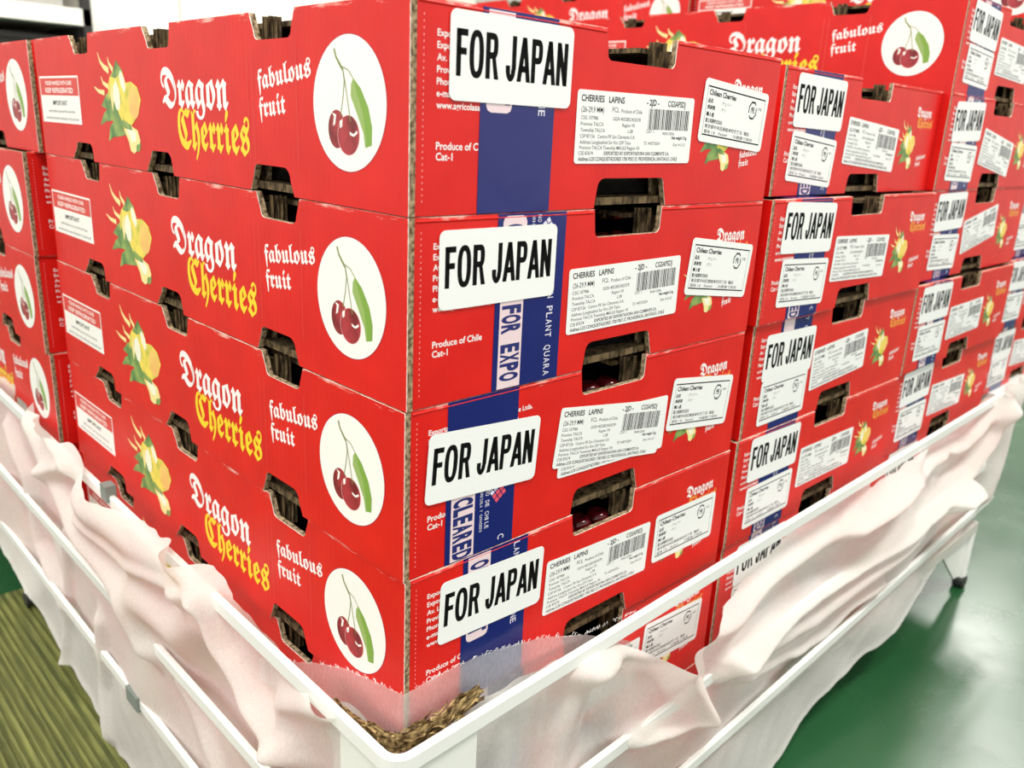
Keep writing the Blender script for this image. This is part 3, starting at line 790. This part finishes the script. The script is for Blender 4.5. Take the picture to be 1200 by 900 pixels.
# fourth stack at the right edge, two higher
NTH = {-1: 'top', 0: 'second from top', 1: 'third from top', 2: 'fourth from top', 3: 'fifth from top', 4: 'lowest'}
for lv, x, y in ((-1, 0.955, 0.035), (0, 0.962, 0.040), (1, 0.940, 0.030), (2, 0.936, 0.028), (3, 0.920, 0.018), (4, 0.934, 0.022)):
    far(x, y, lv, 'carton of the tall fourth stack at the right edge, ' + NTH[lv], 'abcd'[lv % 4], (0, random.uniform(-.003, .002), random.uniform(-2, 2)), (0, random.uniform(-.002, .004), random.uniform(-5, 5)), (0, 0, random.uniform(-2, 2)))
# a further row behind the fourth stack
far(0.958, 0.548, 0, 'carton behind the third stack, lower one of the rear pair seen over its top', 'a')
far(0.950, 0.545, -1, 'carton behind the third stack, upper one of the rear pair with white cherry disc', 'b')
# the stack at the left edge
for lv, x, y, nm in ((1, -0.002, 0.512, 'top'), (2, -0.012, 0.524, 'second from top'), (3, -0.012, 0.526, 'third from top'), (4, -0.010, 0.522, 'fourth from top'), (5, -0.004, 0.526, 'fifth from top')):
    far(x, y, lv, 'carton of the left rear stack at the left edge, ' + nm, 'abcd'[lv % 4])

# ------------------------------------------------------------------ the cart
cart = empty('stock_cart', (0, 0, 0))
tag(cart, 'low white cart with flat rails on legs, carrying the red cartons', 'cart')
def zr(z): return z + Z0
def rail(name, zl, zc, zr_, x_end, off, hgt=0.0108, th=0.004, turn=True):
    """flat bar: from the left end to the rounded front corner and on to the right end"""
    path = [(-off, 1.15, zl), (-off, 0.6, (zl + zc) / 2), (-off, 0.012 - off, zc)]
    for i in range(1, 8):
        a = R(180 + 90 * i / 8); path.append((-off + 0.012 + 0.012 * math.cos(a), -off + 0.012 + 0.012 * math.sin(a), zc))
    path += [(0.012 - off, -off, zc), (0.35, -off + 0.005, zc * 0.65 + zr_ * 0.35), (x_end, -0.007, zr_)]
    if turn: path += [(x_end + 0.008, 0.002, zr_), (x_end + 0.008, 0.06, zr_)]
    m = MB(); n = len(path); rings = []
    for i, p in enumerate(path):
        a = Vector(path[max(i - 1, 0)]); b = Vector(path[min(i + 1, n - 1)]); t = (b - a); t.z = 0; t.normalize()
        nx, ny = -t.y, t.x           # left of travel
        inn = Vector((nx, ny, 0)) * th
        p = Vector(p); k = len(m.v); rings.append(k); e = 0.0012
        out = -Vector((nx, ny, 0))
        prof = [(th, hgt / 2), (th, -hgt / 2), (0.0008, -hgt / 2), (0, -hgt / 2 + e), (0, hgt / 2 - e), (0.0008, hgt / 2)]
        m.v += [tuple(Vector((p.x + nx * d, p.y + ny * d, zr(p.z) + q))) for d, q in prof]
    for a, b in zip(rings, rings[1:]):
        for q in range(6):
            m.f.append((a + q, a + (q + 1) % 6, b + (q + 1) % 6, b + q)); m.m.append(0)
    m.f.append(tuple(rings[0] + q for q in range(6))); m.m.append(0)
    m.f.append(tuple(rings[-1] + q for q in range(6))); m.m.append(0)
    return link(name, m.mesh(name, [M_RAIL]), cart)
rail('top_rail', -0.2480, -0.2655, -0.2500, 1.235, 0.0225, turn=False)
rail('middle_rail', -0.3560, -0.3600, -0.3480, 0.975, 0.0225)
rail('lower_rail', -0.4370, -0.4380, -0.4130, 0.975, 0.0225)
# corner plate under the top rail, bent round the corner
m = MB()
def plate_path(off):
    p = [(-off, 0.028), (-off, 0.012 - off)]
    for i in range(1, 8):
        a = R(180 + 90 * i / 8); p.append((-off + 0.012 + 0.012 * math.cos(a), -off + 0.012 + 0.012 * math.sin(a)))
    p += [(0.012 - off, -off), (0.034, -off)]
    return p
pa, pb = plate_path(0.0205), plate_path(0.0180)
for i in range(len(pa) - 1):
    for q0, q1 in ((pa[i], pa[i + 1]), (pb[i + 1], pb[i])):
        m.face([(q0[0], q0[1], zr(-0.445)), (q1[0], q1[1], zr(-0.445)), (q1[0], q1[1], zr(-0.2625)), (q0[0], q0[1], zr(-0.2625))])
for e in (0, -1): m.face([(*pa[e], zr(-0.445)), (*pb[e], zr(-0.445)), (*pb[e], zr(-0.2625)), (*pa[e], zr(-0.2625))])
for i in range(len(pa) - 1): m.face([(*pa[i], zr(-0.2625)), (*pa[i + 1], zr(-0.2625)), (*pb[i + 1], zr(-0.2625)), (*pb[i], zr(-0.2625))])
link('corner_plate', m.mesh('corner_plate', [M_PLATE]), cart)
# deck
m = MB(); m.box((-0.010, -0.002, zr(-5 * PITCH) - 0.014), (0.972, 1.14, zr(-5 * PITCH) - 0.0003)); link('deck', m.mesh('deck', [M_DECK]), cart)
m = MB(); m.box((0.974, 0.010, zr(-3 * PITCH) - 0.010), (1.232, 0.60, zr(-3 * PITCH) - 0.0003)); link('end_shelf', m.mesh('end_shelf', [M_RAIL]), cart)
m = MB(); m.box((0.975, 0.05, zr(-5 * PITCH)), (0.983, 0.58, zr(-3 * PITCH) - 0.0102)); link('end_panel', m.mesh('end_panel', [M_PLATE]), cart)
# legs: white tube, gusset, small wheel
for (x, y, gx, gy, zf) in ((0.966, 0.004, -1, 0, 0), (-0.006, 0.735, 0, -1, .0045), (0.002, 0.006, 1, 0, .0045), (0.96, 1.10, -1, 0, 0)):
    m = MB(); m.tube([(x, y, zr(-5 * PITCH) - 0.014), (x, y, zf + 0.016)], 0.0065, 12)
    lg = link('leg', m.mesh('leg', [M_RAIL], smooth=False), cart)
    m = MB()
    g = [(x, y, zf + 0.016), (x + gx * 0.03, y + gy * 0.03, zf + 0.022), (x + gx * 0.10, y + gy * 0.10, 0.080), (x, y, 0.082)]
    m.prism(g, (0.003 * abs(gy), 0.003 * abs(gx), 0)); link('gusset', m.mesh('gusset', [M_PLATE]), lg)
    m = MB(); m.tube([(x - 0.007 * (gx == 0) , y - 0.007 * (gx != 0), zf + 0.009), (x + 0.007 * (gx == 0), y + 0.007 * (gx != 0), zf + 0.009)], 0.009, 16)
    link('foot', m.mesh('foot', [M_FOOT]), lg)
# grey clips closed round the rails on the left side
for (y, z, ln) in ((0.362, -0.2535, 0.012), (0.315, -0.3575, 0.018), (0.345, -0.4372, 0.024)):
    m = MB(); m.box((-0.0250, y - ln / 2, zr(z) - 0.0068), (-0.0165, y + ln / 2, zr(z) + 0.0068)); link('clip', m.mesh('clip', [M_CLIP]), cart)

# ------------------------------------------------------------------ the cloth
def lerp_poly(pts, s):
    pts = sorted(pts)
    if s <= pts[0][0]: return pts[0][1]
    for (a, b), (c, d) in zip(pts, pts[1:]):
        if s <= c: return b + (d - b) * (s - a) / max(c - a, 1e-9)
    return pts[-1][1]
def dist_line(p, line):
    best = (9, 0)
    for a, b in zip(line, line[1:]):
        ax, az = a; bx, bz = b; dx, dz = bx - ax, bz - az
        t = max(0, min(1, ((p[0] - ax) * dx + (p[1] - az) * dz) / (dx * dx + dz * dz + 1e-12)))
        qx, qz = ax + t * dx, az + t * dz
        d = math.hypot(p[0] - qx, p[1] - qz)
        sg = dx * (p[1] - az) - dz * (p[0] - ax)
        if d < best[0]: best = (d, 1 if sg > 0 else -1)
    return best
def cloth_sheet(name, place, s0, s1, ns, nt, top, bot, ridges, base, seed, flare, matl):
    """hanging sheet: s along the rail, z down; ridges are (line, width, height, skew)"""
    m = MB(); D = []; ZZ = []
    for i in range(ns + 1):
        s = s0 + (s1 - s0) * i / ns
        zt = lerp_poly(top, s) + 0.0025 * noise.noise(Vector((s * 60, seed, 0))); zb = lerp_poly(bot, s) + 0.006 * noise.noise(Vector((s * 30, seed, 5)))
        D.append([]); ZZ.append([])
        for j in range(nt + 1):
            t = j / nt; z = zt + (zb - zt) * t
            d = base(s, z) + flare * max(0, t - 0.55) ** 2
            d += 0.0040 * noise.noise(Vector((s * 13 + z * 16, z * 7, seed))) + 0.0010 * noise.noise(Vector((s * 34 - z * 28, z * 22, seed + 4))) + 0.00025 * noise.noise(Vector((s * 120 + z * 60, z * 110, seed + 8)))
            for line, w, h, sk in ridges:
                q, sg = dist_line((s, z), line)
                ww = w * (sk if sg > 0 else 1 / sk)
                d += h * math.exp(-(q / ww) ** 2)
            if t > 0.985: d += 0.0012
            D[-1].append(d); ZZ[-1].append(z)
    for _ in range(4):                      # iron out the creases of the distance field
        E = [row[:] for row in D]
        for i in range(1, ns):
            for j in range(1, nt):
                E[i][j] = 0.4 * D[i][j] + 0.15 * (D[i - 1][j] + D[i + 1][j] + D[i][j - 1] + D[i][j + 1])
        D = E
    for i in range(ns + 1):
        s = s0 + (s1 - s0) * i / ns
        for j in range(nt + 1): m.v.append(place(s, D[i][j], ZZ[i][j]))
    for i in range(ns):
        for j in range(nt):
            k = i * (nt + 1) + j
            m.f.append((k, k + nt + 1, k + nt + 2, k + 1)); m.m.append(0)
    return m.mesh(name, [matl], smooth=True, fixn=False)

def yr(s): return -0.0225 + 0.0155 * max(0, s) / 0.975     # outer line of the right-hand rails
def place_r(s, d, z): return (s, yr(s) - d, zr(z))
def place_l(s, d, z): return (-0.0225 - d, s, zr(z))
R_TOP = [(0.034, -0.2645), (0.120, -0.2645), (0.150, -0.268), (0.212, -0.303), (0.253, -0.304), (0.31, -0.298), (0.373, -0.287), (0.412, -0.274), (0.475, -0.272), (0.585, -0.268), (0.66, -0.258), (0.725, -0.272), (0.847, -0.262), (0.907, -0.243), (0.985, -0.238)]
R_BOT = [(0.0, -0.535), (0.443, -0.527), (0.558, -0.500), (0.66, -0.490), (0.789, -0.472), (0.879, -0.450), (0.985, -0.410)]
R_RIDGES = [
    ([(0.119, -0.272), (0.18, -0.287), (0.22, -0.298), (0.3, -0.313), (0.374, -0.300), (0.484, -0.300), (0.59, -0.286), (0.706, -0.290), (0.82, -0.300), (0.914, -0.258)], 0.010, 0.016, 0.8),
    ([(0.296, -0.345), (0.349, -0.351), (0.439, -0.358), (0.561, -0.354), (0.666, -0.350), (0.817, -0.342)], 0.007, 0.020, 1.3),
    ([(0.296, -0.352), (0.36, -0.366), (0.46, -0.384), (0.60, -0.372), (0.80, -0.352)], 0.013, 0.018, 1.0),
    ([(0.33, -0.381), (0.442, -0.412), (0.502, -0.418), (0.543, -0.404), (0.615, -0.404)], 0.006, 0.013, 1.4),
    ([(0.178, -0.268), (0.214, -0.318), (0.257, -0.375), (0.182, -0.357)], 0.007, 0.018, 1.3),
    ([(0.198, -0.277), (0.244, -0.339), (0.27, -0.386)], 0.010, 0.014, 1.0),
    ([(0.160, -0.290), (0.150, -0.340)], 0.012, -0.012, 1.0), ([(0.125, -0.280), (0.110, -0.345), (0.13, -0.38)], 0.012, 0.008, 1.3),
    ([(0.06, -0.275), (0.065, -0.33), (0.05, -0.42)], 0.010, 0.006, 1.0),
    ([(0.901, -0.236), (0.893, -0.295), (0.844, -0.338), (0.765, -0.349)], 0.012, 0.024, 1.2),
    ([(0.96, -0.240), (0.95, -0.320), (0.93, -0.39)], 0.020, 0.018, 1.0),
    ([(0.766, -0.302), (0.721, -0.316), (0.682, -0.335)], 0.008, -0.014, 1.2),
    ([(0.50, -0.300), (0.62, -0.278), (0.66, -0.262)], 0.014, 0.014, 1.0),
]
def base_r(s, z): return -0.0085 + 0.006 * math.sin(s * 17 + z * 8)
cl = link('cloth', cloth_sheet('cloth', place_r, 0.030, 0.985, 360, 120, R_TOP, R_BOT, R_RIDGES, base_r, 2.0, 0.02, M_CLOTH))
tag(cl, 'thin white cloth hung in bunched folds along the right-hand rails of the cart', 'cloth')
L_TOP = [(0.0, -0.2645), (0.10, -0.2625), (0.165, -0.262), (0.176, -0.253), (0.19, -0.247), (0.231, -0.246), (0.276, -0.252), (0.327, -0.255), (0.374, -0.261), (0.411, -0.247), (0.45, -0.238), (0.466, -0.240), (0.539, -0.243), (0.656, -0.243), (0.9, -0.245), (1.15, -0.25)]
L_BOT = [(0.0, -0.535), (0.384, -0.530), (0.43, -0.548), (0.45, -0.530), (0.49, -0.535), (0.588, -0.516), (0.694, -0.475), (0.8, -0.455), (1.15, -0.45)]
L_RIDGES = [
    ([(0.572, -0.255), (0.505, -0.290), (0.40, -0.316), (0.328, -0.331), (0.30, -0.364)], 0.012, 0.018, 0.8),
    ([(0.223, -0.242), (0.180, -0.261), (0.165, -0.292), (0.133, -0.318), (0.085, -0.320)], 0.008, 0.018, 1.4),
    ([(0.40, -0.270), (0.30, -0.275), (0.22, -0.262), (0.20, -0.290), (0.24, -0.320), (0.30, -0.320)], 0.022, 0.020, 1.0),
    ([(0.534, -0.236), (0.453, -0.246), (0.434, -0.256), (0.502, -0.280)], 0.008, 0.018, 1.3),
    ([(0.68, -0.290), (0.634, -0.334), (0.619, -0.408), (0.56, -0.441)], 0.009, 0.012, 1.4),
    ([(0.403, -0.289), (0.32, -0.297), (0.179, -0.262)], 0.006, 0.010, 1.4),
    ([(0.035, -0.262), (0.093, -0.295), (0.085, -0.320)], 0.008, 0.010, 1.3),
    ([(0.055, -0.300), (0.060, -0.330)], 0.009, -0.010, 1.0),
    ([(0.42, -0.40), (0.44, -0.48), (0.43, -0.53)], 0.008, 0.010, 1.2), ([(0.52, -0.36), (0.55, -0.46), (0.56, -0.52)], 0.008, 0.009, 1.4),
    ([(0.25, -0.37), (0.20, -0.42), (0.22, -0.48)], 0.010, 0.008, 1.4),
]
def base_l(s, z): return -0.0080 + 0.005 * math.sin(s * 15 - z * 6)
cl = link('cloth', cloth_sheet('cloth', place_l, 0.024, 1.15, 420, 120, L_TOP, L_BOT, L_RIDGES, base_l, 7.0, 0.03, M_CLOTH))
tag(cl, 'thin white cloth draped over the left-hand rails, frayed lower hem above the mat', 'cloth')
# sheer strip round the foot of the corner carton, ragged upper edge
m = MB(); strip = []
NT = 12; path = [(0.130 - 0.130 * i / 60, 'l') for i in range(61)] + [(0.175 * i / 80, 'r') for i in range(1, 81)]
for a, side in path:
    if side == 'l': zt = lerp_poly([(0, -0.2415), (0.025, -0.248), (0.056, -0.256), (0.074, -0.262), (0.109, -0.277), (0.13, -0.285)], a); g = 0.0016 + max(0, a - 0.05) * 0.16
    else: zt = lerp_poly([(0, -0.2415), (0.033, -0.2405), (0.063, -0.2425), (0.095, -0.247), (0.130, -0.258), (0.160, -0.272), (0.175, -0.28)], a); g = 0.0016 + max(0, a - 0.05) * 0.10
    zt += 0.0009 * noise.noise(Vector((a * 500, 3 if side == 'l' else 8, 0)))
    for j in range(NT + 1):
        z = zt + (-0.300 - zt) * j / NT
        gg = g + 0.0006 * noise.noise(Vector((a * 90, z * 90, 1)))
        x, y = (-gg, a) if side == 'l' else (a, -gg)
        if side == 'l' and a < 0.002: y = a - gg
        if side == 'r' and a < 0.002: x = a - gg
        m.v.append((x, y, zr(z)))
for i in range(len(path) - 1):
    for j in range(NT):
        k = i * (NT + 1) + j; m.f.append((k, k + NT + 1, k + NT + 2, k + 1)); m.m.append(0)
st = link('gauze_strip', m.mesh('gauze_strip', [M_SHEER], smooth=True, fixn=False))
tag(st, 'sheer white gauze strip with frayed edge, wrapped round the bottom corner of the front stack', 'gauze')
# loose threads along its upper edge
m = MB(); rt = random.Random(5)
for i in range(150):
    a, side = rt.choice(path)
    zt = lerp_poly([(0, -0.2415), (0.025, -0.248), (0.056, -0.256), (0.074, -0.262), (0.109, -0.277)], a) if side == 'l' else lerp_poly([(0, -0.2415), (0.033, -0.2405), (0.063, -0.2425), (0.095, -0.247), (0.130, -0.258)], a)
    g = 0.0016 + max(0, a - 0.05) * (0.16 if side == 'l' else 0.10) + 0.0003
    da, dz = rt.uniform(-0.003, 0.003), rt.uniform(0.0003, 0.0022)
    pts = [(a, zt - 0.0006), (a + da * .5, zt + dz), (a + da, zt + dz * 0.5)]
    m.tube([((-g, max(p, -g), zr(z)) if side == 'l' else (max(p, -g), -g, zr(z))) for p, z in pts], 0.00012, 4)
link('threads', m.mesh('threads', [mat('white_thread', (0.9, 0.9, 0.88), 0.8)]), st, kind='stuff')

# ------------------------------------------------------------------ torn brown board squeezed between carton and rail
KR = mat('torn_brown_board', (0.36, 0.24, 0.10), 0.85, 0.2)
noise_mix(KR, (0.08, 0.045, 0.015), (0.50, 0.36, 0.16), 260, 0.40, 0.66, 4)
m = MB(); rk = random.Random(11)
spine = [(-0.0105, 0.052, -0.2715), (-0.0125, 0.036, -0.2690), (-0.0125, 0.018, -0.266), (-0.0120, 0.004, -0.2630), (-0.0095, -0.0085, -0.2590), (0.004, -0.0115, -0.2580), (0.018, -0.0120, -0.2560), (0.030, -0.0120, -0.2540), (0.043, -0.0115, -0.2525)]
def sp(t):
    k = t * (len(spine) - 1); i = min(int(k), len(spine) - 2); f = k - i
    return Vector(spine[i]).lerp(Vector(spine[i + 1]), f)
for q in range(70):
    t0 = rk.random() ** 0.8 * 0.86; ln = rk.uniform(0.10, 0.30); w = rk.uniform(0.0006, 0.0016)
    off = Vector((rk.uniform(-0.003, 0.004), rk.uniform(-0.003, 0.004), rk.uniform(-0.009, 0.001)))
    fat = 0.45 + 0.75 * math.exp(-((t0 + ln / 2 - 0.68) / 0.28) ** 2); off *= fat
    prev = None
    for k in range(7):
        t = min(1, t0 + ln * k / 6); p = sp(t) + off + Vector((0, 0, 0.0016 * math.sin(k * 1.3 + q))) * fat
        p += 0.001 * Vector((noise.noise(p * 300), noise.noise(p * 310), noise.noise(p * 290)))
        p.z += Z0
        tw = q * 0.7 + k * 0.35; wv = Vector((math.cos(tw) * .5, math.cos(tw) * .5, math.sin(tw))) * w
        cur = (p + wv, p - wv)
        if prev: m.face([prev[0], prev[1], cur[1], cur[0]])
        prev = cur
# the torn sheet itself, underneath the loose fibres
for k in range(40):
    a, b = sp(k / 40), sp((k + 1) / 40)
    for p in (a, b): p.z += Z0
    h0 = 0.001 + 0.002 * noise.noise(Vector((k * .5, 1, 0))); h1 = 0.001 + 0.002 * noise.noise(Vector(((k + 1) * .5, 1, 0)))
    inw = Vector((0.006, 0.006, 0))
    m.face([a + Vector((0, 0, -0.010)), b + Vector((0, 0, -0.010)), b + Vector((0, 0, h1 - .002)), a + Vector((0, 0, h0 - .002))])
    m.face([a + Vector((0, 0, h0 - .002)), b + Vector((0, 0, h1 - .002)), b + inw + Vector((0, 0, h1 - 0.006)), a + inw + Vector((0, 0, h0 - 0.006))])
tk = link('torn_board', m.mesh('torn_board', [KR], fixn=False))
tag(tk, 'torn brown board with loose fibres between the front corner stack and the cart rail', 'cardboard')

# ------------------------------------------------------------------ ribbed mat on the floor at the left
mt = empty('floor_mat', (-0.65, 0.35, 0))
tag(mt, 'olive green ribbed mat on the floor left of the cart', 'mat')
MATC = mat('olive_mat', (0.08, 0.085, 0.02), 0.5, 0.4)
noise_mix(MATC, (0.05, 0.06, 0.015), (0.13, 0.14, 0.035), 30, 0.3, 0.7, 4, (6, 0.5, 1))
MATR = mat('olive_mat_rib', (0.13, 0.14, 0.035), 0.45, 0.5)
noise_mix(MATR, (0.07, 0.08, 0.02), (0.24, 0.25, 0.07), 24, 0.3, 0.7, 4, (8, 0.6, 1))
m = MB(); m.box((-0.65, -0.45, 0.0), (0.720, 0.435, 0.002)); link('mat_base', m.mesh('mat_base', [MATC]), mt)
m = MB(); x = -0.645; rm = random.Random(9)
while x < 0.714:
    w = rm.uniform(0.003, 0.006)
    k = len(m.v)
    m.prism([(x, -0.448, 0.002), (x + w, -0.448, 0.002), (x + w * .8, -0.448, 0.0042), (x + w * .2, -0.448, 0.0042)], (0, 0.88, 0))
    x += w + rm.uniform(0.0015, 0.004)
link('mat_ribs', m.mesh('mat_ribs', [MATR]), mt, kind='stuff')

# ------------------------------------------------------------------ things at the back: cabinet and shelf rack
CAB = mat('cream_cabinet_paint', (0.86, 0.84, 0.76), 0.4, 0.5)
noise_mix(CAB, (0.84, 0.82, 0.74), (0.88, 0.86, 0.79), 3)
cb = empty('tall_cabinet', (0.93, 3.2, 0)); tag(cb, 'tall cream white cabinet against the rear wall', 'cabinet')
m = MB(); m.box((0, 0.02, 0.0), (1.9, 0.55, 2.1)); link('body', m.mesh('body', [CAB]), cb)
for i, (a, b) in enumerate(((0.004, 0.360), (0.366, 1.12), (1.126, 1.896))):
    m = MB(); m.box((a, 0.0, 0.06), (b, 0.0195, 2.09)); d = link('door', m.mesh('door', [CAB]), cb)
    m = MB(); m.tube([(b - 0.04, -0.02, 0.55), (b - 0.04, -0.02, 0.7)], 0.006, 10); m.tube([(b - 0.04, -0.02, 0.56), (b - 0.04, 0.0, 0.56)], 0.004, 8); m.tube([(b - 0.04, -0.02, 0.69), (b - 0.04, 0.0, 0.69)], 0.004, 8)
    link('handle', m.mesh('handle', [M_CLIP]), d)
rk_ = empty('shelf_rack', (-0.573, 3.1, 0)); tag(rk_, 'white shelf rack with dark space under its board at the rear left', 'shelf')
m = MB(); m.box((0, 0, 0.857), (1.50, 0.55, 0.912)); link('shelf_board', m.mesh('shelf_board', [CAB]), rk_)
m = MB(); m.box((0, 0, 1.40), (1.50, 0.55, 1.46)); link('shelf_board', m.mesh('shelf_board', [CAB]), rk_)
m = MB(); m.box((0, 0.0, 0.20), (1.50, 0.55, 0.26)); link('shelf_board', m.mesh('shelf_board', [CAB]), rk_)
DK = mat('rack_shade_black', (0.02, 0.018, 0.015), 0.6)  # near-black paints the shade under the rack board onto panels, uprights and crate
m = MB(); m.box((0.03, 0.50, 0.26), (1.47, 0.548, 0.857)); link('back_shade_panel', m.mesh('back_shade_panel', [DK]), rk_)
m = MB(); m.box((1.462, 0.03, 0.26), (1.470, 0.50, 0.857)); link('side_shade_panel', m.mesh('side_shade_panel', [DK]), rk_)  # added panel, shuts out a light patch so the space stays dark
GR = mat('grey_bin', (0.35, 0.34, 0.32), 0.6)
for x in (0.0, 1.47):
    for y in (0.0, 0.52):
        m = MB(); m.box((x, y, 0), (x + 0.03, y + 0.03, 1.9)); link('upright', m.mesh('upright', [DK]), rk_)
bn = empty('storage_bin', (0.55, 3.33, 0.912)); tag(bn, 'grey storage bin on the rack board, only its foot in view', 'bin')
m = MB(); m.box((-0.30, -0.18, 0.001), (0.30, 0.16, 0.25)); link('body', m.mesh('body', [GR]), bn)
m = MB(); m.box((-0.31, -0.19, 0.25), (0.31, 0.17, 0.265)); link('rim', m.mesh('rim', [GR]), bn)
dk2 = empty('storage_crate', (0.45, 3.20, 0.26)); tag(dk2, 'storage crate blackened for the shade under the rack board', 'crate')
m = MB(); m.box((-0.80, -0.02, 0.001), (0.41, 0.27, 0.54)); link('body', m.mesh('body', [DK]), dk2)
m = MB(); m.box((-0.81, -0.03, 0.54), (0.42, 0.28, 0.56)); link('rim', m.mesh('rim', [DK]), dk2)
